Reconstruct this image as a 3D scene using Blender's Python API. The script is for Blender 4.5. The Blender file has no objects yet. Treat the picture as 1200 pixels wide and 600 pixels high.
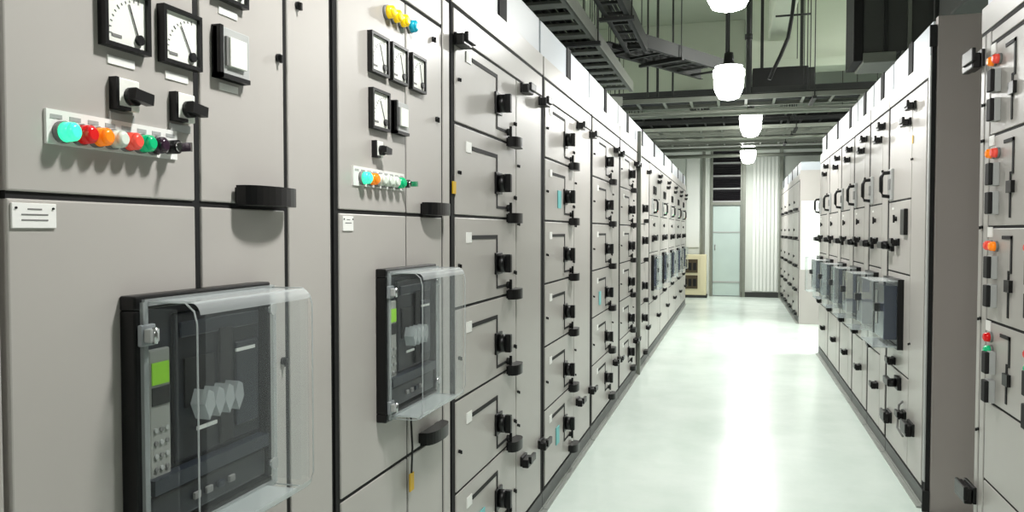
import bpy, bmesh, math, random
from mathutils import Vector, Matrix
random.seed(7)
C = bpy.context.scene
COL = C.collection
PI = math.pi
# ------------------------------------------------------------------ camera
H = 1.33
F, VX, VY = 910.0, 862.0, 271.0
cam = bpy.data.cameras.new('camera')
cam.sensor_width = 36.0
cam.lens = F * 36.0 / 1200.0
cam.clip_start = 0.02
cam_o = bpy.data.objects.new('camera', cam)
COL.objects.link(cam_o)
fw = Vector((VX - 600, 300 - VY, -F)).normalized()
up = Vector((0, -fw.z, fw.y)).normalized()
rt = fw.cross(up)
R3 = Matrix((rt, fw, up))
cam_o.matrix_world = Matrix.Translation((0, 0, H)) @ R3.to_4x4()
C.camera = cam_o
# ------------------------------------------------------------------ look
C.view_settings.view_transform = 'Standard'
C.view_settings.look = 'None'
C.view_settings.exposure = 0.46
C.view_settings.gamma = 1.0
C.view_settings.use_curve_mapping = False
wd = bpy.data.worlds.new('world')
C.world = wd
wd.use_nodes = True
wd.node_tree.nodes['Background'].inputs[0].default_value = (0.9, 1.0, 0.95, 1)
wd.node_tree.nodes['Background'].inputs[1].default_value = 0.15
SHADE_EMIT = 20.0
LAMP_POWER = 24.0        # downward light of each high bay lamp
def fill_light(x, y, z, sx, sy, power):
    """light of an added fill batten that brightens the ceiling (its body is built as added_fill_batten)"""
    l = bpy.data.lights.new('fill_batten_light', 'AREA')
    l.shape = 'RECTANGLE'; l.size = sx; l.size_y = sy; l.energy = power
    l.color = (0.97, 1.0, 0.96)
    o = bpy.data.objects.new('fill_batten_light', l)
    COL.objects.link(o); o.location = (x, y, z)
    return o

# ------------------------------------------------------------------ materials
def srgb(c):
    f = lambda v: (v / 12.92) if v <= 0.04045 else ((v + 0.055) / 1.055) ** 2.4
    return tuple(f(v / 255.0) for v in c) + (1.0,)
MATS = {}
def mat(name, col, rough=0.5, metal=0.0, emit=0.0, noise=0.0, scale=6.0, bump=0.0, spec=0.5, coat=0.0):
    m = bpy.data.materials.new(name); m.use_nodes = True
    nt = m.node_tree; b = nt.nodes['Principled BSDF']
    c = srgb(col)
    b.inputs['Base Color'].default_value = c
    b.inputs['Roughness'].default_value = rough
    b.inputs['Metallic'].default_value = metal
    b.inputs['Specular IOR Level'].default_value = spec
    b.inputs['Coat Weight'].default_value = coat
    if emit:
        b.inputs['Emission Color'].default_value = c
        b.inputs['Emission Strength'].default_value = emit
    if noise or bump:
        tc = nt.nodes.new('ShaderNodeTexCoord')
        n = nt.nodes.new('ShaderNodeTexNoise'); n.inputs['Scale'].default_value = scale
        n.inputs['Detail'].default_value = 5
        nt.links.new(tc.outputs['Object'], n.inputs['Vector'])
        if noise:
            mx = nt.nodes.new('ShaderNodeMix'); mx.data_type = 'RGBA'
            k = 1 - noise
            mx.inputs[6].default_value = (c[0] * k, c[1] * k, c[2] * k, 1)
            k = 1 + noise
            mx.inputs[7].default_value = (min(1, c[0] * k), min(1, c[1] * k), min(1, c[2] * k), 1)
            nt.links.new(n.outputs['Fac'], mx.inputs[0])
            nt.links.new(mx.outputs[2], b.inputs['Base Color'])
        if bump:
            bp = nt.nodes.new('ShaderNodeBump'); bp.inputs['Strength'].default_value = bump
            bp.inputs['Distance'].default_value = 0.002
            nt.links.new(n.outputs['Fac'], bp.inputs['Height'])
            nt.links.new(bp.outputs[0], b.inputs['Normal'])
    MATS[name] = m
    return m
PAINT = mat('cabinet_paint', (178, 174, 169), 0.34, noise=0.03, scale=5)
FRAMEP = mat('cabinet_frame_paint', (174, 170, 166), 0.36, noise=0.03, scale=5)
ENDP = mat('end_panel_paint', (158, 150, 146), 0.4, noise=0.04, scale=3)
GASK = mat('gasket_black', (12, 12, 12), 0.8)
PLINTH = mat('plinth_grey', (84, 86, 84), 0.5, noise=0.06, scale=9)
ANGLE = mat('floor_angle', (150, 154, 148), 0.4)
BLACK = mat('black_plastic', (9, 9, 10), 0.34, spec=0.4)
BLACKM = mat('black_matt', (8, 8, 8), 0.7)
NAVY = mat('breaker_body', (30, 35, 45), 0.35)
NAVY2 = mat('breaker_moulding', (20, 23, 30), 0.3)
SILVER = mat('breaker_silver', (150, 155, 158), 0.35, metal=0.3)
KEYP = mat('keypad_grey', (150, 152, 146), 0.5)
LCD = mat('lcd_green', (140, 205, 30), 0.4, emit=0.08)
WHITE = mat('white_plate', (240, 240, 236), 0.4)
TAGW = mat('label_white', (228, 230, 226), 0.5)
CHROME = mat('chrome', (200, 200, 200), 0.22, metal=1.0)
DIAL = mat('dial_face', (236, 238, 230), 0.5)
GREY = mat('grey_plastic', (120, 120, 118), 0.5)
LGREY = mat('light_grey_plastic', (170, 172, 170), 0.45)
YELLOW = mat('yellow_tag', (214, 172, 30), 0.5)
CYANT = mat('cyan_tag', (120, 200, 200), 0.5)
LGREEN = mat('lamp_green', (0, 170, 110), 0.2, emit=0.25)
LGREENON = mat('lamp_green_lit', (60, 235, 170), 0.2, emit=0.9)
LRED = mat('lamp_red', (205, 20, 22), 0.2, emit=0.2)
LRED2 = mat('lamp_red_pale', (232, 80, 66), 0.2, emit=0.2)
LORANGE = mat('lamp_orange', (242, 128, 20), 0.2, emit=0.3)
LYELLOW = mat('lamp_yellow', (240, 200, 20), 0.2, emit=0.3)
LCYAN = mat('lamp_cyan', (20, 160, 185), 0.2, emit=0.2)
LWHITE = mat('lamp_white', (225, 235, 222), 0.2)
LPURP = mat('lamp_dark', (50, 30, 48), 0.2)
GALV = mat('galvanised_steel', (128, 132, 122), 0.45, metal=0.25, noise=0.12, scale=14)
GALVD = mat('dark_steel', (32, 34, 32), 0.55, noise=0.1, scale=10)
CABLE = mat('cable_black', (20, 21, 21), 0.55)
CONC = mat('ceiling_concrete', (176, 184, 166), 0.85, noise=0.12, scale=1.5)
BEAMC = mat('beam_concrete', (206, 214, 196), 0.8, noise=0.06, scale=2)
DUCTM = mat('duct_dark', (66, 68, 64), 0.55, noise=0.08, scale=4)
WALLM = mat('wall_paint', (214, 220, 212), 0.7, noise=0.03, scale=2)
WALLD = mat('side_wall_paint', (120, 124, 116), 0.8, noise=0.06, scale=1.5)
PANELW = mat('wall_panel_white', (236, 240, 234), 0.6)
SKIRT = mat('skirting_dark', (44, 46, 44), 0.5)
LOUV = mat('louvre_dark', (34, 32, 36), 0.5)
CREAM = mat('cream_cabinet', (222, 214, 178), 0.5)
BRONZE = mat('bronze_window', (70, 58, 34), 0.35)
GLASSB = mat('door_panel_glass', (190, 208, 202), 0.25, noise=0.08, scale=3)
BLUEG = mat('box_blue_grey', (188, 194, 200), 0.4)
STRIPG = mat('meter_dark_glass', (60, 66, 84), 0.15)
SHADE = mat('lamp_shade_glow', (255, 255, 250), 0.3, emit=SHADE_EMIT)
FILLM = mat('fill_tube_glow', (255, 255, 250), 0.3, emit=240.0)  # glowing tube of the added fill battens

def clear_mat(name, tint, base, rough=0.08, edge=1.0):
    m = bpy.data.materials.new(name); m.use_nodes = True
    nt = m.node_tree; nt.nodes.clear()
    out = nt.nodes.new('ShaderNodeOutputMaterial')
    mx = nt.nodes.new('ShaderNodeMixShader')
    tr = nt.nodes.new('ShaderNodeBsdfTransparent'); tr.inputs[0].default_value = tint
    pr = nt.nodes.new('ShaderNodeBsdfPrincipled')
    pr.inputs['Base Color'].default_value = (0.62, 0.66, 0.66, 1); pr.inputs['Roughness'].default_value = rough
    fr = nt.nodes.new('ShaderNodeLayerWeight'); fr.inputs[0].default_value = 0.35
    ma = nt.nodes.new('ShaderNodeMath'); ma.operation = 'MULTIPLY_ADD'
    ma.inputs[1].default_value = edge; ma.inputs[2].default_value = base; ma.use_clamp = True
    pw = nt.nodes.new('ShaderNodeMath'); pw.operation = 'POWER'; pw.inputs[1].default_value = 3.0
    nt.links.new(fr.outputs[1], pw.inputs[0]); nt.links.new(pw.outputs[0], ma.inputs[0]); nt.links.new(ma.outputs[0], mx.inputs[0])
    nt.links.new(tr.outputs[0], mx.inputs[1]); nt.links.new(pr.outputs[0], mx.inputs[2])
    nt.links.new(mx.outputs[0], out.inputs[0])
    return m
CLEAR = clear_mat('clear_plastic', (0.98, 0.99, 0.99, 1), 0.04, 0.015, 0.42)
CLEARE = clear_mat('clear_plastic_rim', (0.94, 0.96, 0.96, 1), 0.38, 0.15, 0.5)

def floor_mat():
    m = bpy.data.materials.new('epoxy_floor'); m.use_nodes = True
    nt = m.node_tree; b = nt.nodes['Principled BSDF']
    tc = nt.nodes.new('ShaderNodeTexCoord')
    n = nt.nodes.new('ShaderNodeTexNoise'); n.inputs['Scale'].default_value = 1.6; n.inputs['Detail'].default_value = 6
    n.inputs['Roughness'].default_value = 0.65
    nt.links.new(tc.outputs['Object'], n.inputs['Vector'])
    r = nt.nodes.new('ShaderNodeValToRGB')
    r.color_ramp.elements[0].position = 0.3; r.color_ramp.elements[0].color = srgb((222, 238, 228))
    r.color_ramp.elements[1].position = 0.7; r.color_ramp.elements[1].color = srgb((238, 250, 242))
    nt.links.new(n.outputs['Fac'], r.inputs[0]); nt.links.new(r.outputs[0], b.inputs['Base Color'])
    r2 = nt.nodes.new('ShaderNodeMapRange'); r2.inputs[3].default_value = 0.16; r2.inputs[4].default_value = 0.3
    nt.links.new(n.outputs['Fac'], r2.inputs[0]); nt.links.new(r2.outputs[0], b.inputs['Roughness'])
    b.inputs['Specular IOR Level'].default_value = 0.55
    return m
FLOOR = floor_mat()

# ------------------------------------------------------------------ mesh builder
class MB:
    def __init__(s):
        s.bm = bmesh.new(); s.m = []
    def mi(s, m):
        if m not in s.m: s.m.append(m)
        return s.m.index(m)
    def box(s, x0, x1, y0, y1, z0, z1, m, bev=0.0):
        r = bmesh.ops.create_cube(s.bm, size=1.0)
        vs = r['verts']
        for v in vs:
            v.co = Vector(((x0 + x1) / 2 + v.co.x * (x1 - x0), (y0 + y1) / 2 + v.co.y * (y1 - y0), (z0 + z1) / 2 + v.co.z * (z1 - z0)))
        i = s.mi(m)
        fs = set(f for v in vs for f in v.link_faces)
        for f in fs: f.material_index = i
        if bev:
            es = list(set(e for f in fs for e in f.edges))
            rr = bmesh.ops.bevel(s.bm, geom=es, offset=bev, segments=2, affect='EDGES', profile=0.5)
            for f in rr['faces']: f.material_index = i
        return s
    def obox(s, c, size, m, rot):
        r = bmesh.ops.create_cube(s.bm, size=1.0)
        i = s.mi(m); M = Matrix.Translation(c) @ rot.to_4x4()
        for v in r['verts']:
            v.co = M @ Vector((v.co.x * size[0], v.co.y * size[1], v.co.z * size[2]))
        for f in set(f for v in r['verts'] for f in v.link_faces): f.material_index = i
        return s
    def cyl(s, p0, p1, r0, m, r1=None, seg=16):
        p0 = Vector(p0); p1 = Vector(p1); r1 = r0 if r1 is None else r1
        d = p1 - p0
        q = d.to_track_quat('Z', 'Y').to_matrix().to_4x4()
        rr = bmesh.ops.create_cone(s.bm, cap_ends=True, segments=seg, radius1=r0, radius2=r1, depth=d.length)
        i = s.mi(m); M = Matrix.Translation((p0 + p1) / 2) @ q
        for v in rr['verts']: v.co = M @ v.co
        for f in set(f for v in rr['verts'] for f in v.link_faces):
            f.material_index = i; f.smooth = len(f.verts) == 4
        return s
    def tube(s, pts, r, m, seg=8):
        pts = [Vector(p) for p in pts]; i = s.mi(m); rings = []
        for k, p in enumerate(pts):
            d = (pts[min(k + 1, len(pts) - 1)] - pts[max(k - 1, 0)]).normalized()
            a = Vector((0, 0, 1)) if abs(d.z) < 0.9 else Vector((1, 0, 0))
            u = d.cross(a).normalized(); w = d.cross(u)
            rings.append([s.bm.verts.new(p + (u * math.cos(t * 2 * PI / seg) + w * math.sin(t * 2 * PI / seg)) * r) for t in range(seg)])
        for a, b in zip(rings, rings[1:]):
            for t in range(seg):
                f = s.bm.faces.new((a[t], a[(t + 1) % seg], b[(t + 1) % seg], b[t])); f.material_index = i; f.smooth = True
        for e in (rings[0], rings[-1]):
            f = s.bm.faces.new(e); f.material_index = i
        return s
    def prism(s, pts, x0, x1, m):
        """outline in (y,z) extruded along x"""
        i = s.mi(m)
        a = [s.bm.verts.new((x0, p[0], p[1])) for p in pts]; b = [s.bm.verts.new((x1, p[0], p[1])) for p in pts]
        fs = [s.bm.faces.new(a), s.bm.faces.new(list(reversed(b)))]
        n = len(pts)
        for k in range(n): fs.append(s.bm.faces.new((a[k], b[k], b[(k + 1) % n], a[(k + 1) % n])))
        for f in fs: f.material_index = i
        return s
    def lathe(s, prof, m, seg=32, rib=0.0):
        """profile of (r,z) about z"""
        i = s.mi(m); rings = []
        for r, z in prof:
            ring = []
            for t in range(seg):
                rr = r * (1 - rib * (t % 2))
                ring.append(s.bm.verts.new((rr * math.cos(t * 2 * PI / seg), rr * math.sin(t * 2 * PI / seg), z)))
            rings.append(ring)
        for a, b in zip(rings, rings[1:]):
            for t in range(seg):
                f = s.bm.faces.new((a[t], a[(t + 1) % seg], b[(t + 1) % seg], b[t])); f.material_index = i; f.smooth = rib == 0
        for e in (rings[0], rings[-1]):
            f = s.bm.faces.new(e); f.material_index = i
        return s
    def mesh(s, name):
        bmesh.ops.recalc_face_normals(s.bm, faces=s.bm.faces[:])
        me = bpy.data.meshes.new(name); s.bm.to_mesh(me); s.bm.free()
        for m in s.m: me.materials.append(m)
        return me
    def build(s, name, parent=None, loc=(0, 0, 0)):
        return link(name, s.mesh(name), parent, loc)
def link(name, me, parent=None, loc=(0, 0, 0), rot=None):
    o = bpy.data.objects.new(name, me); COL.objects.link(o)
    o.location = loc
    if rot: o.rotation_euler = rot
    if parent: o.parent = parent
    return o
def thing(name, label, cat, loc=(0, 0, 0), rz=0.0, group=None):
    o = bpy.data.objects.new(name, None); COL.objects.link(o); o.empty_display_size = 0.1
    o.location = loc; o.rotation_euler = (0, 0, rz)
    return tag(o, label, cat, group)
def tag(o, label, cat, group=None, kind=None):
    o['label'] = label; o['category'] = cat
    if group: o['group'] = group
    if kind: o['kind'] = kind
    return o
def struct(name, mb, label=None):
    o = mb.build(name); o['kind'] = 'structure'
    if label: o['label'] = label
    return o
CACHE = {}
def shared(key, fn):
    if key not in CACHE: CACHE[key] = fn().mesh(key)
    return CACHE[key]

# ------------------------------------------------------------------ room shell
XL, XR = -3.6, 3.6
Y0, YB = -2.6, 16.4
ZC = 4.7
struct('floor', MB().box(XL, XR, Y0, YB + .2, -0.1, 0, FLOOR))
struct('ceiling', MB().box(XL, XR, Y0, YB + .2, ZC, ZC + .15, CONC))
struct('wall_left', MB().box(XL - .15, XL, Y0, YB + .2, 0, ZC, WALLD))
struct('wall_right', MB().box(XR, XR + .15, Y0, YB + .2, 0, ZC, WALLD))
struct('wall_near', MB().box(XL, XR, Y0 - .15, Y0, 0, ZC, WALLD))
# back wall leaves the doorway open; the door fills it
DX0, DX1 = -0.45, 0.09
b = MB()
b.box(XL, DX0 - .05, YB, YB + .2, 0, ZC, WALLM)
b.box(DX1 + .05, XR, YB, YB + .2, 0, ZC, WALLM)
b.box(DX0 - .05, DX1 + .05, YB, YB + .2, 3.02, ZC, WALLM)
struct('wall_back', b)

# ------------------------------------------------------------------ reusable small parts (local frame: x out of the face, y along it to the right, z up)
def gauge_mb(s=0.096, needle=0.5):
    b = MB(); h = s / 2; t = s * 0.07
    b.box(0, .014, -h, h, -h, -h + t, BLACK); b.box(0, .014, -h, h, h - t, h, BLACK)
    b.box(0, .014, -h, -h + t, -h + t, h - t, BLACK); b.box(0, .014, h - t, h, -h + t, h - t, BLACK)
    b.box(0, .008, -h + t, h - t, -h + t, h - t, DIAL)
    # quarter-arc scale centred on the lower right corner, with ticks
    cy, cz, r = h * 0.55, -h * 0.55, s * 0.62
    for k in range(11):
        a = PI / 2 + (PI / 2) * k / 10.0
        y, z = cy + r * math.cos(a), cz + r * math.sin(a)
        b.obox(Vector((.0085, y, z)), (.001, s * .012, s * (.07 if k % 5 == 0 else .04)), GREY, Matrix.Rotation(a - PI / 2, 3, 'X'))
    a = PI * (0.50 + 0.22 * needle)
    L = s * .58
    b.obox(Vector((.0095, cy + L / 2 * math.cos(a), cz + L / 2 * math.sin(a))), (.001, s * .018, L), BLACKM, Matrix.Rotation(a - PI / 2, 3, 'X'))
    b.cyl((.008, cy, cz), (.013, cy, cz), s * .085, BLACK, seg=14)
    b.box(.008, .0088, -h * .62, -h * .2, -h * .66, -h * .56, GREY)
    return b
def meter_mb(s=0.09):
    """square meter with a deep black housing and a small pale window"""
    b = MB(); h = s / 2
    b.box(0, .014, -h, h, -h, h, LGREY, .003)
    b.box(0, .018, -h, -h * .80, -h, h, BLACK)
    b.box(0, .018, -h, h * .9, -h, -h * .82, BLACK)
    b.box(.014, .021, -h * .45, h * .6, -h * .5, h * .62, DIAL, .001)
    b.box(.014, .0185, -h * .62, -h * .5, -h * .5, h * .62, GREY)
    return b
def selector_mb(s=0.046):
    b = MB(); h = s / 2
    b.box(0, .012, -h, h, -h, h, DIAL, .002)
    b.box(0, .013, -h * 1.05, -h * .78, -h * 1.02, h, BLACK); b.box(0, .013, -h, h * .2, -h * 1.02, -h * .78, BLACK)
    b.cyl((.01, s * .1, -s * .05), (.022, s * .1, -s * .05), s * .30, BLACK)
    b.obox(Vector((.027, s * .2, -s * .06)), (.014, s * .8, s * .36), BLACK, Matrix.Rotation(-.12, 3, 'X'))
    return b
def lamp_mb(m, r=0.0135):
    b = MB()
    b.cyl((0, 0, 0), (.008, 0, 0), r * 1.1, GREY, seg=18)
    b.cyl((.008, 0, 0), (.022, 0, 0), r, m, r * .92, seg=18)
    b.cyl((.022, 0, 0), (.027, 0, 0), r * .92, m, r * .55, seg=18)
    return b
def keylock_mb():
    b = MB()
    b.cyl((0, 0, 0), (.02, 0, 0), .011, BLACK, seg=16); b.cyl((.02, 0, 0), (.024, 0, 0), .008, CHROME, seg=14)
    b.box(.024, .045, -.002, .002, -.008, .006, CHROME)
    return b
def lock_mb(r=.008):
    b = MB()
    b.cyl((0, 0, 0), (.006, 0, 0), r, BLACK, seg=14)
    b.box(.006, .012, -r * .35, r * .35, -r * 1.3, r * .6, BLACK)
    return b
def strip_mb(w, h):
    b = MB(); b.box(0, .004, 0, w, -h / 2, h / 2, WHITE)
    n = int(w / .03)
    for k in range(n):
        b.box(.004, .0046, .006 + k * w / n, .006 + k * w / n + w / n * .6, h * .24, h * .36, LGREY)
    return b
def bar_handle_mb(w=.2, h=.03):
    """black bar handle over a door joint"""
    b = MB()
    b.box(0, .012, .008, w * .2, -h * .4, h * .4, BLACK); b.box(0, .012, w * .8, w - .008, -h * .4, h * .4, BLACK)
    i = b.mi(BLACK); n = 14
    pr = [(.008, 0.0)] + [(.012 + .036 * math.sin(PI * k / n) ** .6, w / 2 - w / 2 * math.cos(PI * k / n)) for k in range(n + 1)] + [(.008, w)]
    va = [b.bm.verts.new((x, y, -h / 2)) for x, y in pr]; vb = [b.bm.verts.new((x, y, h / 2)) for x, y in pr]
    for f in [b.bm.faces.new(va), b.bm.faces.new(list(reversed(vb)))] + [b.bm.faces.new((va[k], va[(k + 1) % len(pr)], vb[(k + 1) % len(pr)], vb[k])) for k in range(len(pr))]: f.material_index = i
    return b
def latch_mb(w=.1, h=.045):
    """stubby black swing latch"""
    b = MB()
    b.box(0, .012, -w * .4, w * .4, -h * .45, h * .45, BLACK, .002)
    b.box(.012, .04, -w * .5, w * .35, -h * .5, h * .3, BLACK, .004)
    b.box(.034, .048, -w * .3, w * .5, -h * .2, h * .5, BLACK, .003)
    return b
def knob_mb(s=.082):
    b = MB(); h = s / 2
    b.box(0, .008, -h, h, -h, h, BLACK, .002)
    b.cyl((.008, 0, 0), (.034, 0, 0), s * .42, BLACK, seg=20)
    b.box(.03, .055, -s * .14, s * .14, -s * .42, s * .42, BLACK, .003)
    return b
def mini_switch_mb():
    b = MB(); b.cyl((0, 0, 0), (.01, 0, 0), .014, BLACK, seg=14); b.box(.01, .02, -.003, .003, -.022, .022, BLACK)
    return b
def plate_mb(w, h, lines=3):
    b = MB(); b.box(0, .003, -w / 2, w / 2, -h / 2, h / 2, WHITE, .0006)
    for k in range(lines):
        z = h * (.26 - .22 * k)
        ww = w * (.16 if k == 0 else .3)
        b.box(.003, .0034, -ww, ww, z - h * .03, z + h * .03, GREY)
    for y in (-w * .42, w * .42): b.cyl((.003, y, h * .3), (.0045, y, h * .3), h * .05, BLACK, seg=8)
    return b
def mimic_mb():
    """black single-line diagram strip of a drawer, origin at the knob"""
    b = MB(); t = .0022
    b.box(0, t, -.30, -.006, .094, .108, BLACKM)
    b.box(0, t, -.016, -.004, .04, .108, BLACKM)
    b.box(0, t, -.016, -.004, -.094, -.04, BLACKM)
    b.box(0, t, -.016, .125, -.096, -.086, BLACKM)
    return b
def breaker(par, u, z, w=.345, h=.39, z_in=0.0, plast=.088, detail=True, name='circuit_breaker'):
    """air circuit breaker in its door cut-out with a protruding clear cover. u,z = lower left corner"""
    b = MB(); t = .022
    b.box(0, .028, 0, w, 0, t, BLACK, .003); b.box(0, .028, 0, w, h - t, h, BLACK, .003)
    b.box(0, .028, 0, t, t, h - t, BLACK, .003); b.box(0, .028, w - t * .6, w, t, h - t, BLACK, .003)
    b.box(0, .010, t, w - t * .6, t, h - t, NAVY)
    # raised central face, ribs and lower moulding
    b.box(.010, .018, .095, w - .025, .115, h - .035, NAVY2, .003)
    b.box(.018, .022, .105, w - .03, h - .075, h - .05, NAVY, .002)
    b.box(.018, .021, .115, .19, .20, h - .11, BLACKM); b.box(.018, .024, .20, .235, .12, h - .07, BLACKM, .002)
    b.box(.018, .023, .245, w - .035, .14, h - .10, NAVY, .003)
    b.prism([(.03, .085), (w - .02, .085), (w - .02, .108), (.03, .108)], .010, .034, NAVY)
    b.box(.010, .026, .03, w - .02, .03, .08, NAVY2, .004)
    o = b.build(name, par, (0.0, u, z))
    if not detail:
        c = MB(); cover(c, w, h, plast); c.build('clear_cover', o); return o
    c = MB()
    c.box(.012, .020, .036, .082, .085, h - .085, KEYP, .003)
    c.box(.020, .0215, .041, .078, h - .140, h - .106, LCD)
    c.box(.020, .0215, .041, .078, h - .172, h - .144, BLACKM)
    for i in range(3):
        for j in range(5): c.cyl((.020, .048 + i * .012, .10 + j * .02), (.0225, .048 + i * .012, .10 + j * .02), .0038, GREY if (i + j) % 2 else LGREY, seg=8)
    c.build('control_unit', o)
    for k, y in enumerate((.13, .16, .19, .22)):
        MB().box(.026, .032, -.008, .008, -.006, .006, GREY if k != 2 else NAVY, .002).build('push_button', o, (0, y, .055))
    g = MB()   # clear plastic button guards in the middle
    for k in range(4):
        y = .125 + k * .026
        g.prism([(y, .205), (y + .012, .178), (y + .026, .20), (y + .022, .222), (y + .010, .228)], .022, .05, CLEARE)
    g.build('button_guard', o)
    r = MB(); r.box(.021, .024, .245, .30, h - .118, h - .112, WHITE); r.box(.021, .024, .14, .19, .158, .164, WHITE)
    r.build('white_marking', o)
    for zz in (h - .075, .022):
        hb = MB(); hb.box(0, .008, 0, .03, 0, .032, SILVER, .002); hb.box(.008, .02, .004, .024, .006, .026, LGREY, .002)
        hb.cyl((.02, .014, .004), (.02, .014, .028), .004, CHROME, seg=10)
        hb.build('cover_hinge', o, (.028, 0.004, zz))
    for zz in (h - .05, .05):
        hb = MB(); hb.cyl((0, 0, 0), (.012, 0, 0), .008, CHROME, seg=12); hb.cyl((.012, 0, 0), (.015, 0, 0), .011, LGREY, seg=12)
        hb.build('cover_screw', o, (.028, w - .012, zz))
    c = MB(); cover(c, w, h, plast)
    c.build('clear_cover', o)
    return o
def cover(c, w, h, p):
    """five-sided rounded clear box, open at the back, with thick rims"""
    x0, x1, th = .03, .03 + p, .003
    y0, y1, z0, z1 = .014, w + .004, .008, h - .01
    R = .03
    # front
    c.box(x1 - th, x1, y0 + R, y1 - R, z0 + R * .6, z1 - R * .6, CLEAR)
    c.box(x0, x1 - R, y0, y0 + th, z0 + .01, z1 - .01, CLEAR)
    c.box(x0, x1 - R, y1 - th, y1, z0 + .01, z1 - .01, CLEAR)
    c.box(x0, x1 - R * .6, y0 + R, y1 - R, z0, z0 + th, CLEARE)
    c.box(x0, x1 - R * .6, y0 + R, y1 - R, z1 - th, z1, CLEARE)
    def arc(n=5):
        return [(R * (1 - math.cos(PI / 2 * k / n)), R * (1 - math.sin(PI / 2 * k / n))) for k in range(n + 1)]
    # rounded vertical corners
    for side in (0, 1):
        pts = []
        for a, bb in arc():
            y = (y0 + bb) if side == 0 else (y1 - bb)
            pts.append((x1 - a if True else 0, y))
        # pts: (x,y): from front face inward
        i = c.mi(CLEAR)
        va = [c.bm.verts.new((x1 - R + R * math.cos(PI / 2 * k / 5), (y0 + R - R * math.sin(PI / 2 * k / 5)) if side == 0 else (y1 - R + R * math.sin(PI / 2 * k / 5)), z0 + R * .6)) for k in range(6)]
        vb = [c.bm.verts.new((v.co.x, v.co.y, z1 - R * .6)) for v in va]
        for k in range(5):
            f = c.bm.faces.new((va[k], va[k + 1], vb[k + 1], vb[k])); f.material_index = i; f.smooth = True
    # rounded top and bottom front edges (rim material)
    for side in (0, 1):
        i = c.mi(CLEARE); r = R * .6
        va = [c.bm.verts.new((x1 - r + r * math.cos(PI / 2 * k / 5), y0 + R * .5, (z0 + r - r * math.sin(PI / 2 * k / 5)) if side == 0 else (z1 - r + r * math.sin(PI / 2 * k / 5)))) for k in range(6)]
        vb = [c.bm.verts.new((v.co.x, y1 - R * .5, v.co.z)) for v in va]
        for k in range(5):
            f = c.bm.faces.new((va[k], va[k + 1], vb[k + 1], vb[k])); f.material_index = i; f.smooth = True
    # flange
    for a in ((y0 - .004, y0 + .006, z0, z1), (y1 - .006, y1 + .004, z0, z1), (y0, y1, z0 - .004, z0 + .006), (y0, y1, z1 - .006, z1 + .004)):
        c.box(x0 - .002, x0 + .004, a[0], a[1], a[2], a[3], CLEARE)
    for y in (y0 + .008, y1 - .008):
        c.tube([(x0, y, z1), (x1 - .02, y, z1), (x1 - .005, y, z1 - .012), (x1, y, z1 - .03), (x1, y, z0 + .03), (x1 - .005, y, z0 + .012), (x1 - .02, y, z0), (x0, y, z0)], .0014, CLEARE, 6)

# ------------------------------------------------------------------ cabinet shell
def cabinet(label, loc, rz, W, ztop=2.05, group=None, capz=2.32, posts=True, depth=.8, name='switchgear_cabinet', cat='cabinet'):
    t = thing(name, label, cat, loc, rz, group)
    b = MB()
    b.box(-depth, -.03, .004, W - .004, .09, 2.15, FRAMEP)
    b.box(-.03, -.004, .006, W - .006, .095, ztop + .02, GASK)
    b.box(-.03, 0, .008, W - .008, ztop + .008, 2.15, PAINT, .002)
    b.build('carcass', t)
    p = MB(); p.box(-depth, -.004, .001, W - .001, 0, .084, PLINTH)
    p.box(-.002, .022, .001, W - .001, 0, .008, ANGLE); p.box(-.004, .002, .001, W - .001, .008, .018, ANGLE)
    p.build('plinth', t)
    um = W * .5
    c = MB(); c.box(-depth, -.018, .012, um - .05, 2.15, capz, BLUEG, .003); c.box(-depth, -.018, um + .05, W - .012, 2.15, capz, BLUEG, .003)
    c.box(-depth + .02, -.012, um - .05, um + .05, 2.152, capz + .005, GASK)
    c.build('top_box', t)
    return t
def door(t, u0, u1, z0, z1, name='door', m=None):
    g = .0048
    b = MB(); b.box(-.02, 0, u0 + g, u1 - g, z0 + g, z1 - g, m or PAINT, .0025)
    return b.build(name, t)
def put(key, fn, name, parent, u, z, w=0.0, label=None):
    o = link(name, shared(key, fn), parent, (w, u, z))
    if label: o['label'] = label
    return o

LF = -.87     # left row face plane
RF = .87      # right row face plane
# ------------------------------------------------------------------ left row: cabinet just outside the left edge
zc = cabinet('grey cabinet at the left border of the picture, only its edge strip showing', (LF, -.07, 0), 0, .815)
door(zc, .01, .62, .10, .705); door(zc, .01, .62, .705, 1.376); door(zc, .01, .62, 1.376, 2.05); door(zc, .62, .818, .10, 2.05, 'side_strip')
put('barhandle', lambda: bar_handle_mb(.165, .036), 'door_handle', zc, .42, 1.395)

# cabinet A
A = cabinet('nearest grey switchgear cabinet with seven indicator lamps and large clear-covered breaker', (LF, .75, 0), 0, .823)
U = lambda d: d - .75
ul = door(A, .0, U(1.1095), 1.376, 2.05, 'upper_door'); ur = door(A, U(1.1165), .628, 1.376, 2.05, 'upper_door')
ll = door(A, .0, U(1.1095), .705, 1.376, 'middle_door'); lr = door(A, U(1.1165), .628, .705, 1.376, 'middle_door')
door(A, .0, .628, .10, .705, 'lower_door'); ss = door(A, .634, .812, .10, 2.05, 'side_strip')
for p, d, z, nd in ((ul, .948, 1.640, .55), (ul, 1.066, 1.640, .75)):
    put('gauge%d' % int(nd * 100), lambda: gauge_mb(.09, nd), 'analog_gauge', p, U(d), z)
    put('gaugelabel', lambda: MB().box(0, .002, -.026, .026, -.006, .006, WHITE), 'gauge_label', p, U(d) - .003, z - .062)
put('meter', meter_mb, 'panel_meter', ur, U(1.197), 1.641)
put('gaugelabel', lambda: 0, 'gauge_label', ur, U(1.197), 1.584)
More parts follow.
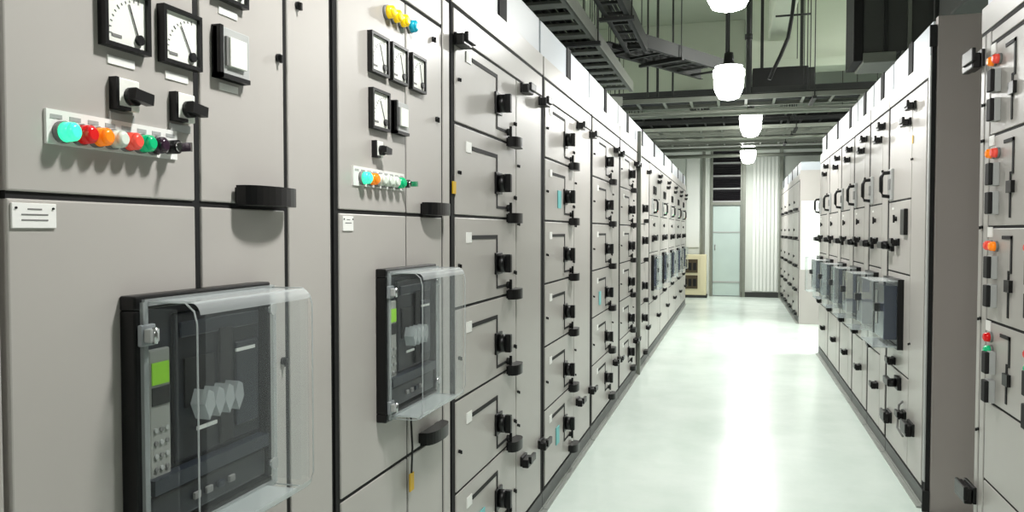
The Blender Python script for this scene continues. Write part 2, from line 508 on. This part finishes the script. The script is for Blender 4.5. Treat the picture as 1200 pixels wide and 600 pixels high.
put('gauge20', lambda: gauge_mb(.09, .2), 'analog_gauge', ur, U(1.197), 1.778); put('gaugelabel', lambda: 0, 'gauge_label', ur, U(1.197), 1.716)
for d, z in ((.946, 1.530), (1.070, 1.530)):
    put('selector', selector_mb, 'selector_switch', ul, U(d), z)
    put('sellabel', lambda: MB().box(0, .004, -.024, .024, -.006, .006, LGREY, .001), 'switch_label', ul, U(d) - .002, z - .033)
put('stripA', lambda: strip_mb(.247, .046), 'lamp_plate', ul, U(.811), 1.468)
for k, (d, m) in enumerate(((.834, LGREENON), (.863, LRED), (.891, LORANGE), (.919, LWHITE), (.947, LRED2), (.975, LGREEN), (1.002, LPURP))):
    put('lampA' + m.name, lambda: lamp_mb(m), 'indicator_lamp', ul, U(d), 1.462, .004, {'lamp_green_lit': 'lit green lamp', 'lamp_red': 'red lamp', 'lamp_orange': 'orange lamp', 'lamp_white': 'clear white lamp', 'lamp_red_pale': 'pale red lamp', 'lamp_green': 'green lamp', 'lamp_dark': 'dark purple push button'}[m.name])
put('keylock', keylock_mb, 'key_switch', ul, U(1.036), 1.463, .004)
put('lock', lock_mb, 'door_lock', ur, U(1.353), 1.671); put('lock', lock_mb, 'door_lock', ss, U(1.425), 1.793)
put('lock', lock_mb, 'door_lock', lr, U(1.361), 1.070)
put('plateA', lambda: plate_mb(.066, .032), 'name_plate', ll, U(.792), 1.350)
put('barhandle', lambda: 0, 'door_handle', A, U(1.205), 1.395)
put('barhandle', lambda: 0, 'door_handle', A, U(1.205), .725)
breaker(A, U(.934), .845)

# cabinet B
B = cabinet('grey switchgear cabinet with six dials and four coloured lamps, second along left row', (LF, 1.573, 0), 0, .752)
U = lambda d: d - 1.573
SP = 1.974
ul = door(B, .02, U(SP), 1.376, 1.955, 'upper_door'); ur = door(B, U(SP), .672, 1.376, 1.955, 'upper_door')
ll = door(B, .02, U(SP), .705, 1.376, 'middle_door'); lr = door(B, U(SP), .672, .705, 1.376, 'middle_door')
door(B, .02, U(SP), .10, .705, 'lower_door'); door(B, U(SP), .672, .10, .705, 'lower_door'); ss = door(B, .678, .742, .10, 2.05, 'side_strip')
door(B, .02, .672, 1.955, 2.05, 'fascia')
for p, d, z, nd in ((ul, 1.792, 1.772, .6), (ul, 1.912, 1.772, .5), (ur, 2.040, 1.772, .4), (ul, 1.796, 1.634, .7)):
    put('gaugeB%d' % int(nd * 100), lambda: gauge_mb(.100, nd), 'analog_gauge', p, U(d), z)
put('meterB', lambda: meter_mb(.086), 'panel_meter', ul, U(1.918), 1.630)
for k, (p, d, m) in enumerate(((ul, 1.848, LYELLOW), (ul, 1.890, LYELLOW), (ul, 1.935, LYELLOW), (ur, 1.995, LCYAN))):
    put('lampB' + m.name, lambda: lamp_mb(m, .017), 'indicator_lamp', p, U(d), 1.893, 0, 'yellow lamp' if m is LYELLOW else 'blue lamp')
put('selectorB', lambda: selector_mb(.042), 'selector_switch', ul, U(1.785), 1.535)
put('stripB', lambda: strip_mb(.29, .046), 'lamp_plate', ul, U(1.660), 1.462)
for d, m in ((1.700, LGREENON), (1.740, LORANGE), (1.780, LWHITE), (1.820, LWHITE), (1.860, LWHITE), (1.900, LGREEN)):
    put('lampBs' + m.name, lambda: lamp_mb(m, .015), 'indicator_lamp', ul, U(d), 1.458, .004, {'lamp_green_lit': 'lit green lamp', 'lamp_orange': 'orange lamp', 'lamp_white': 'clear white lamp', 'lamp_green': 'dark green lamp'}[m.name])
put('keylock', keylock_mb, 'key_switch', ul, U(1.94), 1.458, .004)
put('plateB', lambda: plate_mb(.05, .034, 2), 'name_plate', ll, U(1.635), 1.348)
put('lock', lock_mb, 'door_lock', ur, U(2.196), 1.667); put('lock', lock_mb, 'door_lock', ur, U(2.17), 1.90)
put('barhandle', lambda: 0, 'door_handle', B, U(2.065), 1.395)
put('barhandle', lambda: 0, 'door_handle', B, U(2.045), .735)
put('lock', lock_mb, 'door_lock', lr, U(2.18), 1.07)
breaker(B, U(1.780), .845)
kt = thing('key_tag', 'yellow tag on a dark cord hanging under the second breaker box', 'tag', (LF + .012, 1.974, .61))
MB().box(-.002, .002, -.014, .014, 0, .05, YELLOW, .001).build('tag', kt)
MB().tube([(0, 0, .05), (.002, .002, .12), (-.001, 0, .20), (-.004, 0, .26)], .003, BLACK).build('cord', kt)

# ------------------------------------------------------------------ motor-control cabinets C..G (drawers with knobs)
ZK = [1.812, 1.512, 1.208, .904, .595, .305]
ZH = [1.680, 1.380, 1.078, .776, .470, .168]
def mcc(label, D0, W, uk, ud, tags=(), top=True, latch=True, group=None):
    t = cabinet(label, (LF, D0, 0), 0, W, group=group)
    fa = door(t, .02, W - .02, 1.955, 2.05, 'fascia')
    zt = 1.955
    for i, (zk, zh) in enumerate(zip(ZK, ZH)):
        zb = zh if i < 5 else .10
        d = door(t, .03, ud, zb, zt, 'drawer_unit')
        zt = zb
        put('knob', knob_mb, 'rotary_knob', d, uk, zk)
        put('mimic', mimic_mb, 'mimic_line', d, uk, zk)
        put('miniswitch', mini_switch_mb, 'small_switch', d, uk + .13, zk - .091)
        put('unitlabel', lambda: MB().box(0, .003, -.026, .026, -.018, .018, WHITE), 'unit_label', d, uk - .335, zk + .101)
        put('slothandle', lambda: bar_handle_mb(.12, .040), 'drawer_handle', d, ud - .15, zh + .002 if i < 5 else .14)
        put('lock', lock_mb, 'drawer_lock', d, ud - .03, zk - .045)
        put('lockb', lambda: lock_mb(.006), 'drawer_lock', d, .06, zk + .01)
        for (ti, tu, m) in tags:
            if ti == i:
                put('tag' + m.name, lambda: MB().box(0, .004, -.035, .035, -.045, .045, m, .001), 'hanging_label', d, tu, zk - .02, .001, 'pale cyan card')
    cd = door(t, ud, W - .045, .10, 1.955, 'cable_door')
    for z in (1.93, .352): put('latch', latch_mb, 'door_latch', cd, ud + .1, z)
    for z in (1.6, 1.36, .52, .66): put('lockb', lambda: lock_mb(.006), 'door_lock', cd, ud + .02, z)
    if latch:
        for z in (1.925, .342): put('latch', latch_mb, 'frame_latch', t, W - .058, z)
    return t
CY = CYANT
m1 = mcc('drawer cabinet with six large black knobs, just past the second breaker cabinet', 2.33, 1.225, .495, .755, [(5, .29, CY)])
put('latch', latch_mb, 'frame_latch', m1, .055, 1.945)
put('ytag', lambda: MB().box(0, .004, -.014, .014, -.02, .02, YELLOW), 'yellow_tag', m1, .016, 1.47)
m2 = mcc('drawer cabinet with a pale cyan card beside its second knob', 3.56, 1.27, .48, .72, [(1, .33, CY), (5, .30, CY)])
m3 = mcc('drawer cabinet, third one with knob columns along the left row', 4.84, 1.22, .55, .83, [(3, .3, CY)])
m4 = mcc('drawer cabinet, last full six-knob column before the darker frame post', 6.07, 1.11, .54, .80)
# G: four larger units
g_ = cabinet('left-row cabinet with four widely spaced knobs, beyond the darker frame post', (LF, 7.19, 0), 0, 1.03)
zt = 2.04
for zk, zb in ((1.55, 1.40), (1.24, 1.02), (.80, .62), (.485, .10)):
    d = door(g_, .06, .72, zb, zt, 'drawer_unit'); zt = zb
    put('knob', knob_mb, 'rotary_knob', d, .44, zk); put('slothandle', lambda: 0, 'drawer_handle', d, .52, zb + .03)
    put('gaugelabel', lambda: 0, 'unit_label', d, .2, zk + .1)
d = door(g_, .72, .99, .10, 2.04, 'cable_door')
put('latch', latch_mb, 'door_latch', d, .80, 1.93); put('latch', latch_mb, 'door_latch', d, .80, .35)
MB().box(-.004, .03, .006, .05, .0, 2.25, GALV, .003).build('frame_post', g_)

# ------------------------------------------------------------------ breaker cabinets (far left, right row)
def grip_mb():
    b = MB()
    b.box(0, .015, -.045, .045, -.09, .09, LGREY, .003)
    b.tube([(.012, 0, .07), (.05, 0, .065), (.06, 0, .04), (.06, 0, -.04), (.05, 0, -.065), (.012, 0, -.07)], .011, BLACK, 8)
    b.box(.015, .02, -.03, .03, -.03, .03, GREY)
    return b
def lever_mb():
    b = MB()
    b.box(0, .02, -.05, .05, -.035, .035, BLACK, .003)
    b.cyl((.02, 0, 0), (.055, 0, 0), .024, BLACK, seg=14)
    b.box(.04, .065, -.12, .02, -.02, .02, BLACK, .005)
    return b
def acb_cab(label, loc, rz, W, br_u, rear=True, zb=.69, bh=.38, bw=.34, group=None, gauges=2, strip=.28, prot=.12):
    t = cabinet(label, loc, rz, W, group=group)
    u1 = W - strip
    a = door(t, .02, u1, 1.50, 2.05, 'upper_door'); m = door(t, .02, u1, 1.10, 1.50, 'instrument_door')
    k = door(t, .02, u1, .56, 1.10, 'breaker_door'); l = door(t, .02, u1, .10, .56, 'lower_door')
    s = door(t, u1, W - .02, .10, 2.05, 'cable_door')
    put('latch', latch_mb, 'door_latch', a, u1 - .06, 1.90); put('latch', latch_mb, 'door_latch', s, u1 + .05, 1.97)
    put('grip', grip_mb, 'grip_handle', a, br_u + .06, 1.60)
    put('latch', latch_mb, 'door_latch', m, br_u + .26, 1.27)
    put('lever', lever_mb, 'operating_lever', m, br_u + .1, 1.25)
    put('miniswitch', mini_switch_mb, 'small_switch', m, br_u + .2, 1.40)
    put('gaugelabel', lambda: 0, 'unit_label', m, br_u + .1, 1.46)
    put('latch', latch_mb, 'door_latch', l, u1 - .07, .36)
    put('latch', latch_mb, 'door_latch', k, br_u + .2, .60)
    put('lockb', lambda: lock_mb(.006), 'door_lock', s, u1 + .03, .75); put('lockb', lambda: 0, 'door_lock', s, u1 + .03, 1.7)
    breaker_box(k, br_u, zb, bw, bh, prot)
    return t
def breaker_box(par, u, z, w, h, prot=.14):
    b = MB(); t = .02
    b.box(0, .03, 0, w, 0, t, BLACK); b.box(0, .03, 0, w, h - t, h, BLACK); b.box(0, .03, 0, t, t, h - t, BLACK); b.box(0, .03, w - t, w, t, h - t, BLACK)
    b.box(0, .02, t, w - t, t, h - t, LGREY)
    b.box(.02, .02 + prot * .55, w * .16, w * .84, h * .12, h * .9, STRIPG, .004)
    b.box(.02 + prot * .55, .02 + prot * .8, w * .42, w * .58, h * .5, h * .62, BLACK, .003)
    b.box(.02 + prot * .55, .023 + prot * .55, w * .25, w * .4, h * .3, h * .8, KEYP)
    c = b
    x0, x1 = .03, .03 + prot
    c.box(x1 - .003, x1, .01, w - .01, .01, h - .01, CLEAR)
    c.box(x0, x1, .01, .013, .01, h - .01, CLEAR); c.box(x0, x1, w - .013, w - .01, .01, h - .01, CLEAR)
    c.box(x0, x1, .016, w - .016, .01, .014, CLEARE); c.box(x0, x1, .016, w - .016, h - .014, h - .01, CLEARE)
    return b.build('covered_breaker', par, (0, u, z))

# far-left breaker cabinets
D = 8.24
far_lab = ['first covered-breaker cabinet of the far left group, after the widely spaced knobs',
           'second covered-breaker cabinet of the far left group',
           'middle covered-breaker cabinet of the far left group',
           'last but one covered-breaker cabinet at the far left',
           'covered-breaker cabinet ending the left row, beside the cream floor cabinet']
for i in range(5):
    t = acb_cab(far_lab[i], (LF, D, 0), 0, 1.235, .2, prot=.06, group='covered breaker cabinets at the far end of the left row')
    up_ = [c for c in t.children if c.name.startswith('upper_door')][0]
    for q in range(2): put('gauge20', lambda: 0, 'analog_gauge', up_, .42 + q * .16, 1.78)
    for q in range(3): put('lampA' + (LWHITE, LGREEN, LRED)[q].name, lambda: 0, 'indicator_lamp', up_, .45 + q * .1, 1.56)
    D += 1.24

# ------------------------------------------------------------------ right row
right = [(5.05, .96, 'nearest cabinet of the right row, beside the broad grey end panel'),
         (5.73, .67, 'second cabinet of the right row counted from the broad end panel'),
         (6.45, .71, 'third cabinet of the right row counted from the broad end panel'),
         (7.20, .74, 'fourth cabinet of the right row counted from the broad end panel'),
         (8.08, .87, 'fifth cabinet of the right row counted from the broad end panel'),
         (8.97, .88, 'farthest cabinet of the right row, next to the open gap')]
RC = []
for i, (dfar, W, lab) in enumerate(right):
    t = acb_cab(lab, (RF, dfar, 0), PI, W, .05 if W > .6 else .03, strip=.34 if i == 0 else .2, bw=.43 if i == 0 else .34)
    RC.append(t)
R1 = RC[0]
s = [c for c in R1.children if c.name.startswith('cable_door')][0]
put('ytag2', lambda: MB().box(0, .003, -.012, .012, -.02, .02, YELLOW), 'yellow_tag', s, .64, 1.80)
lw = [c for c in R1.children if c.name.startswith('lower_door')][0]
put('lever', lever_mb, 'operating_lever', lw, .40, .50)
put('bighandle', lambda: latch_mb(.16, .07), 'door_latch', s, .72, .33)
put('bighandle', lambda: latch_mb(.16, .07), 'door_latch', lw, .14, .26)
MB().tube([(0, 0, 0), (.02, .0, -.02), (.03, .02, -.14), (.03, .16, -.15)], .006, GREY).build('conduit_loop', lw, (0, .50, .42))
MB().box(0, .02, -.05, .05, -.07, .07, BLACK, .004).build('small_meter', [c for c in R1.children if c.name.startswith('instrument')][0], (0, .5, 1.38))
# end panel of the right row
ep = MB()
ep.box(.895, 1.69, 4.045, 4.085, .0, 2.33, ENDP, .003)
e = ep.build('end_panel'); tag(e, 'broad warm grey end panel closing the near end of the right row', 'panel')
c = MB(); c.box(.874, .893, 4.05, 4.086, .0, 2.28, GASK); c.box(.868, .874, 4.05, 4.086, .14, 2.15, LGREY)
c.box(.862, .893, 4.04, 4.05, 2.19, 2.29, BLACKM); c.box(.862, .893, 4.04, 4.05, .0, .1, BLACKM)
c.build('corner_strip', e)
put('lock', lock_mb, 'panel_lock', e, 0, 0).location = (1.16, 4.045, 1.98)

# near right cabinet
NR = cabinet('close grey cabinet at the right border with orange and red lamps in modules', (RF, 3.28, 0), PI, 1.25)
U = lambda d: 3.28 - d
door(NR, .012, .060, .10, 2.05, 'edge_strip'); es = door(NR, .066, .125, .10, 2.05, 'edge_strip')
for z in (1.79, 1.66, 1.345, 1.01, .60): put('lockb', lambda: lock_mb(.006), 'strip_lock', es, .066, z)
for z in (1.965, .345): put('bighandle', lambda: latch_mb(.16, .07), 'frame_latch', NR, -.005, z)
zz = [1.990, 1.668, 1.345, 1.012, .725]
for i in range(4):
    d = door(NR, .13, 1.22, zz[i + 1], zz[i], 'module_panel')
    zt = zz[i]
    hh = zt - zz[i + 1]
    mats = [(LORANGE, LRED2), (LORANGE, LRED2), (LRED2, LORANGE), (LRED, LGREEN)][i]
    for cu in (.18, .58):
        for q, m in enumerate(mats):
            du, dz = ((.0, -.01), (.055, -.012))[q] if i < 3 else ((.015, 0), (.02, -.045))[q]
            put('lampN' + m.name, lambda: lamp_mb(m, .017), 'indicator_lamp', d, cu + du, zt - .055 + dz, .0, {'lamp_orange': 'orange lamp', 'lamp_red_pale': 'pale red lamp', 'lamp_red': 'red lamp', 'lamp_green': 'green lamp'}[m.name])
        for q in range(2):
            put('slim', lambda: MB().box(0, .02, -.03, .02, -.04, .04, LGREY, .002).box(.02, .034, -.022, .022, -.038, .038, BLACKM, .003), 'slim_breaker', d, cu + .045, zt - .14 - q * .1)
        z0, z1 = zz[i + 1] + .03, zt - .03
        b = MB(); y = cu + .21
        b.box(0, .003, y - .1, y, z1 - .012, z1, BLACKM); b.box(0, .003, y - .014, y, (z0 + z1) / 2 + .02, z1, BLACKM)
        b.box(0, .003, y - .03, y, (z0 + z1) / 2 + .012, (z0 + z1) / 2 + .02, BLACKM); b.box(0, .003, y - .036, y - .022, z0, (z0 + z1) / 2 + .02, BLACKM)
        b.box(0, .012, y - .04, y + .01, (z0 + z1) / 2 - .05, (z0 + z1) / 2 - .01, BLACK)
        b.build('mimic_line', d)
        put('unitlabel', lambda: 0, 'unit_label', d, cu - .02, zt - .018)
door(NR, .13, 1.22, 1.995, 2.045, 'fascia')
door(NR, .13, 1.22, .436, .725, 'lower_door'); door(NR, .13, 1.22, .10, .436, 'lower_door')

# far right row
frl = ['nearest cabinet of the far right group, white sheet on its grey side',
       'second cabinet of the far right group', 'third cabinet of the far right group', 'cabinet of the far right group next to the back wall']
D = 12.95
for i in range(4):
    t = cabinet(frl[i], (RF, D, 0), PI, 1.12, group='cabinets of the far right group')
    zt = 2.05
    for zb in (1.62, 1.2, .8, .45, .10):
        d = door(t, .02, 1.1, zb, zt, 'drawer_unit'); zt = zb
        put('slothandle', lambda: 0, 'drawer_handle', d, .55, zb + .03); put('slothandle', lambda: 0, 'drawer_handle', d, .85, zb + .03)
        put('miniswitch', mini_switch_mb, 'small_switch', d, .3, zb + .15)
    if i == 0:
        MB().box(-.8, -.01, 1.118, 1.14, .0, 2.2, FRAMEP).build('side_panel', t)
        MB().box(-.45, -.03, 1.141, 1.146, .78, 1.76, PANELW).build('white_sheet', t)
    D += 1.13

# ------------------------------------------------------------------ back wall: panels, posts, door, louvre, skirting
def back(px, d=YB - .03): return (px - 862) / 948.0 * d
b = MB()
for k in range(7):
    x = .33 + k * .07; b.box(x, x + .055, YB - .035, YB, .12, 2.85, PANELW, .004)
tag(b.build('wall_panel'), 'white ribbed panel on the back wall right of the door', 'panel')
b = MB(); b.box(-.98, -.72, YB - .03, YB, 1.0, 2.85, PANELW, .004)
tag(b.build('wall_board'), 'white board on the back wall above the cream cabinet', 'board')
struct('baseboard_back', MB().box(.12, 2.4, YB - .05, YB, 0, .1, SKIRT))
for n, (x0, x1) in enumerate(((-.66, -.60), (.13, .19), (.83, .90))):
    struct('trim_%d' % (n + 1), MB().box(x0, x1, YB - .08, YB, 0, 2.95, GALV, .004))
dr = thing('door_1', None or 'pale glazed door', 'door', (0, YB, 0)); dr['kind'] = 'structure'
for k_ in ('category',): del dr[k_]
b = MB(); b.box(DX0 - .05, DX0, -.03, .1, 0, 3.02, GALV); b.box(DX1, DX1 + .05, -.03, .1, 0, 3.02, GALV)
b.box(DX0, DX1, -.03, .1, 1.86, 1.92, GALV); b.box(DX0, DX1, -.03, .1, 2.98, 3.02, GALV); b.build('door_frame', dr)
b = MB(); b.box(DX0 + .004, DX1 - .004, .02, .05, .02, 1.855, GLASSB, .003)
b.box(DX0 + .004, DX1 - .004, .008, .02, .28, .31, LGREY); b.box(DX0 + .004, DX1 - .004, .008, .02, 1.3, 1.32, LGREY); b.build('door_leaf', dr)
MB().box(-.02, .0, -.01, .01, -.06, .06, CHROME, .003).build('door_handle', dr, (DX0 + .06, .01, 1.0))
b = MB()
b.box(DX0, DX1, .06, .09, 1.92, 2.98, LOUV)
for k in range(4):
    z = 1.95 + k * .26; b.box(DX0, DX1, .0, .06, z - .03, z, LGREY)
    for j in range(5): b.obox(Vector(((DX0 + DX1) / 2, .03, z + .03 + j * .04)), (DX1 - DX0, .05, .006), LOUV, Matrix.Rotation(.6, 3, 'X'))
b.build('louvre', dr)
# cream cabinet in the corner
cc = thing('floor_cabinet', 'small cream cabinet with two dark windows standing against the back wall', 'cabinet', (-.80, 15.95, 0))
b = MB(); x0, x1, h = -.24, .24, .86
b.box(x0, x1, -.02, .40, .05, h, CREAM, .01); b.box(x0 - .005, x1 + .02, -.03, .40, .0, .05, SKIRT)
b.build('body', cc)
for z0 in (.18, .50): 
    f = MB().box(x0 + .04, x1 - .16, -.035, -.02, z0, z0 + .27, BRONZE, .004).build('window', cc)
    m_ = MB()
    for q in range(3): m_.box(x0 + .05 + q * .09, x0 + .11 + q * .09, -.040, -.035, z0 + .05, z0 + .2, GASK)
    m_.build('window_slot', f)
MB().box(x1 - .12, x1 - .02, -.03, -.02, .12, .8, CREAM, .004).build('side_door', cc)

# ------------------------------------------------------------------ ceiling beams
struct('trim_4', MB().box(.12, XR, 11.6, 12.1, 3.63, ZC, BEAMC, .01).box(.12, XR, 11.5, 11.6, 3.60, 3.72, BEAMC, .01))
struct('trim_5', MB().box(XL, .12, 13.0, 13.4, 3.5, ZC, CONC, .01))
struct('trim_6', MB().box(.42, .68, 8.2, 11.6, 4.0, ZC, BEAMC, .02))

# ------------------------------------------------------------------ pendant lamps
def lamp(x, y, z, lab, k=1.0):
    t = thing('pendant_lamp', lab, 'lamp', (x, y, z), 0, 'glowing high bay pendant lamps over the aisle')
    key = 'shade'
    def f():
        return MB().lathe([(.105, .17), (.128, .15), (.136, .10), (.137, .02), (.131, -.04), (.115, -.08), (.092, -.125), (.05, -.14)], SHADE, 36, .05)
    link('lamp_shade', shared(key, f), t)
    g = MB().cyl((0, 0, .17), (0, 0, .30), .055, GALVD, .04, seg=16).cyl((0, 0, .165), (0, 0, .18), .09, GALVD, seg=16); g.build('ballast_housing', t)
    MB().cyl((0, 0, .30), (0, 0, ZC - z), .008, GALVD, seg=8).cyl((0, 0, ZC - z - .05), (0, 0, ZC - z), .05, GALVD, seg=12).build('suspension_rod', t)
    l = bpy.data.lights.new('lamp_light', 'AREA'); l.shape = 'DISK'; l.size = .18; l.energy = LAMP_POWER * k; l.color = (1.0, .99, .97)
    o = bpy.data.objects.new('lamp_light', l); COL.objects.link(o); o.location = (0, 0, -.16); o.parent = t
    f_ = MB()
    for q in range(18):
        a_ = q * PI / 9; f_.obox(Vector((.142 * math.cos(a_), .142 * math.sin(a_), .11)), (.012, .006, .07), LGREY, Matrix.Rotation(a_, 3, 'Z'))
    f_.cyl((0, 0, .17), (0, 0, .178), .13, LGREY, seg=24); f_.build('shade_collar', t)
lamp(-.05, 4.6, 2.72, 'large glowing pendant lamp cut off by the top edge', .9)
lamp(-.075, 7.7, 2.72, 'second glowing pendant lamp, hanging before the dark box', 1.3)
lamp(.18, 10.8, 2.72, 'third glowing pendant lamp down the aisle, the smaller below the second', 1.4)
lamp(.21, 15.0, 2.72, 'smallest and farthest glowing pendant lamp before the back wall', 1.5)
lamp(-.05, 1.4, 2.72, 'pendant lamp above the near end of the aisle', 1.0)
lamp(-.05, -1.3, 2.72, 'pendant lamp behind the viewer', .35)

# ------------------------------------------------------------------ cable trays
def tray(label, p0, p1, w, z, hgt=.1, n=None, cables=0, mrail=GALV, mrung=GALV, step=.28, hang=True, group=None, rungw=.03):
    p0 = Vector((p0[0], p0[1], 0)); p1 = Vector((p1[0], p1[1], 0)); d = p1 - p0; L = d.length
    ang = math.atan2(d.y, d.x)
    t = thing('cable_tray', label, 'cable tray', (p0.x, p0.y, z), ang, group)
    for s_ in (-1, 1):
        b = MB(); y = s_ * w / 2
        b.box(0, L, y - .006, y + .006, 0, hgt, mrail); b.box(0, L, min(y, y - s_ * .03), max(y, y - s_ * .03), hgt - .006, hgt, mrail); b.box(0, L, min(y, y - s_ * .03), max(y, y - s_ * .03), 0, .006, mrail)
        b.build('side_rail', t)
    k = 0; x = .1
    me = MB().box(-rungw / 2, rungw / 2, -w / 2, w / 2, 0, .02, mrung).mesh('rung')
    while x < L and k < 95:
        link('rung', me, t, (x, 0, .008)); x += step; k += 1
    if hang:
        x = .6
        while x < L:
            for s_ in (-1, 1): MB().cyl((x, s_ * (w / 2 + .02), -.02), (x, s_ * (w / 2 + .02), ZC - z), .006, GALVD, seg=6).build('hanger_rod', t)
            MB().box(x - .02, x + .02, -w / 2 - .04, w / 2 + .04, -.03, -.002, GALVD).build('support_bar', t)
            x += 2.6
    for c in range(cables):
        y = (c + .5) / cables * (w - .08) - w / 2 + .04
        pts = []
        for q in range(int(L / .35) + 1):
            qq = min(q * .35, L)
            v = Vector((qq, y + random.uniform(-.001, .001), .052 + random.uniform(0, .012)))
            pts.append(Matrix.Rotation(ang, 3, 'Z') @ v + Vector((p0.x, p0.y, z)))
        o = MB().tube(pts, min(.022, (w - .08) / cables * .40), CABLE, 8).build('power_cable')
        tag(o, 'black power cable lying in the ' + group_short(label), 'cable', 'black power cables in the ' + group_short(label))
    return t
def group_short(s): return ' '.join(s.split()[:9])
tray('ladder tray full of cables over the left row cabinets', (-1.35, 2.6), (-1.35, 8.0), .66, 2.75, cables=11, step=.27, rungw=.115)
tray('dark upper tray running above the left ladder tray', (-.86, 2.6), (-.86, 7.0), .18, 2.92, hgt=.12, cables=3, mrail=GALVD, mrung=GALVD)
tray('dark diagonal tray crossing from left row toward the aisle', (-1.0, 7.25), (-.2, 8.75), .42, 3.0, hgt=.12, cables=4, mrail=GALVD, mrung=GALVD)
tray('pale short ladder tray running diagonally behind the dark one', (-2.1, 8.3), (-1.3, 8.8), .3, 2.72, cables=0, mrail=GALV, mrung=GALVD)
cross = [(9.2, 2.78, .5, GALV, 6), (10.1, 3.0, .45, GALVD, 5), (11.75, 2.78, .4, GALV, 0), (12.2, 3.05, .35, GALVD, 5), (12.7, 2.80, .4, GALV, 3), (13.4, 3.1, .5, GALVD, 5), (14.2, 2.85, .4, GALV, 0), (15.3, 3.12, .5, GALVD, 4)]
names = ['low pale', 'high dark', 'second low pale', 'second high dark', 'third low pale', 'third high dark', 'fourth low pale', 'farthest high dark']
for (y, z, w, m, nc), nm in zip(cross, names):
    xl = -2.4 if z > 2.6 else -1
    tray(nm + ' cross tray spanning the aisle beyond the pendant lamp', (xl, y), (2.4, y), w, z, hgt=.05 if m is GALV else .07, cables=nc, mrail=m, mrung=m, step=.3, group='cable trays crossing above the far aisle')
# dark boxes and ducts
b = MB(); b.box(.20, .90, 10.9, 11.4, 3.10, 3.50, BLACKM, .01); b.box(.90, .98, 10.92, 11.38, 3.12, 3.48, GALVD, .005)
b.box(.3, .34, 11.0, 11.04, 3.5, ZC, GALVD); b.box(.8, .84, 11.0, 11.04, 3.5, ZC, GALVD)
tag(b.build('duct_box'), 'black duct box hanging right of the second pendant lamp', 'duct')
vt = thing('vertical_duct', 'tall dark duct dropping from the ceiling over the right row', 'duct', (1.30, 7.6, 2.9))
b = MB(); b.box(-.22, .55, 0, .5, .02, ZC - 2.9, DUCTM, .01); b.build('duct_body', vt)
b = MB(); b.box(-.30, -.22, -.02, .5, -.05, ZC - 2.9, BLACKM, .005); b.build('black_riser', vt)
for k, x in enumerate((-.05, .14, .34)): MB().box(x, x + .03, -.03, 0, .02, ZC - 2.9, GALV if k == 1 else GALVD).build('seam', vt)
b = MB(); b.box(-.22, .05, -.03, .5, -.07, .02, GALV, .005); b.box(.09, .5, -.03, .5, -.04, .02, GALV, .005); b.build('flange', vt)
dd = thing('rear_duct', 'wide dark duct running behind the tall one, above the end panel', 'duct', (1.9, 5.2, 3.0))
b = MB(); b.box(-.3, .9, 0, 2.2, .02, .9, DUCTM, .02); b.build('duct_body', dd)
b = MB()
for k in range(3): MB().box(-.33, .93, .1 + k * .95, .15 + k * .95, -.01, .93, GALVD).build('flange', dd)
# conduits with hangers on far left ceiling area, thin vertical rods
for k, (x, y) in enumerate(((-1.05, 9.65), (-.93, 9.65), (-.75, 9.68), (-.12, 9.65))):
    o = MB().cyl((x, y, 2.95), (x, y, ZC), .012 + .004 * (k % 2), GALVD, seg=8).cyl((x, y, 2.93), (x, y, 2.96), .03, GALVD, seg=8).build('drop_conduit')
    tag(o, 'thin vertical conduit dropping from ceiling to the trays', 'conduit', 'thin vertical conduits above the far trays')
o = MB().cyl((.13, 9.68, 2.9), (.13, 9.68, ZC), .03, GALVD, seg=10).cyl((.13, 9.68, 3.6), (.13, 9.68, 3.66), .045, GALVD, seg=10).build('drop_pipe')
tag(o, 'thick dark vertical pipe left of the pale ceiling beam', 'pipe')
pts = [(.62, 9.5, 4.02), (.60, 9.5, 3.8), (.56, 9.5, 3.55), (.48, 9.5, 3.35), (.40, 9.5, 3.18), (.36, 9.5, 3.08)]
o = MB().tube(pts, .022, CABLE).tube([(.42, 9.5, 3.80), (.80, 9.5, 3.80)], .012, CABLE).build('loose_cable')
tag(o, 'loose black cable drooping from the pale ceiling beam', 'cable')

for k, (y, z, rr, nm) in enumerate(((8.70, 2.62, .02, 'thin lowest'), (10.55, 2.86, .03, 'thicker second'), (12.0, 2.70, .025, 'third'), (13.9, 2.74, .03, 'fourth'), (15.75, 2.80, .035, 'farthest'))):
    o = MB().cyl((-2.4, y, z), (2.4, y, z), rr, GALV, seg=10)
    for x in (-1.9, 1.9): o.cyl((x, y, z), (x, y, ZC), .006, GALVD, seg=6)
    tag(o.build('cross_pipe'), nm + ' grey conduit pipe crossing the aisle under the trays', 'pipe')
for k, (x, y0, y1, z, w, nm) in enumerate(((-.62, 12.55, 15.0, 3.42, .3, 'short lengthwise tray high above the far left row end'),)):
    tray(nm, (x, y0), (x, y1), w, z, hgt=.08, cables=4, mrail=GALVD, mrung=GALV, step=.35)
# unseen fill battens added to brighten the ceiling, above and behind the rows
for n, (x, y, lab) in enumerate(((-3.2, 9.5, 'added fill batten out of view behind the left row'), (3.2, 9.5, 'added fill batten out of view behind the right row'))):
    t = thing('added_fill_batten', lab, 'lamp', (x, y, 3.7))
    for q in (-.5, .5): MB().cyl((0, q, .12), (0, q, ZC - 3.7), .005, GALVD, seg=6).build('hanger_rod', t)
    MB().box(-.05, .05, -.62, .62, .04, .12, WHITE, .005).build('housing', t)
    MB().cyl((0, -.6, .015), (0, .6, .015), .018, FILLM, seg=10).build('tube', t)
    o = fill_light(0, 0, -.02, .08, 1.2, 90); o.parent = t
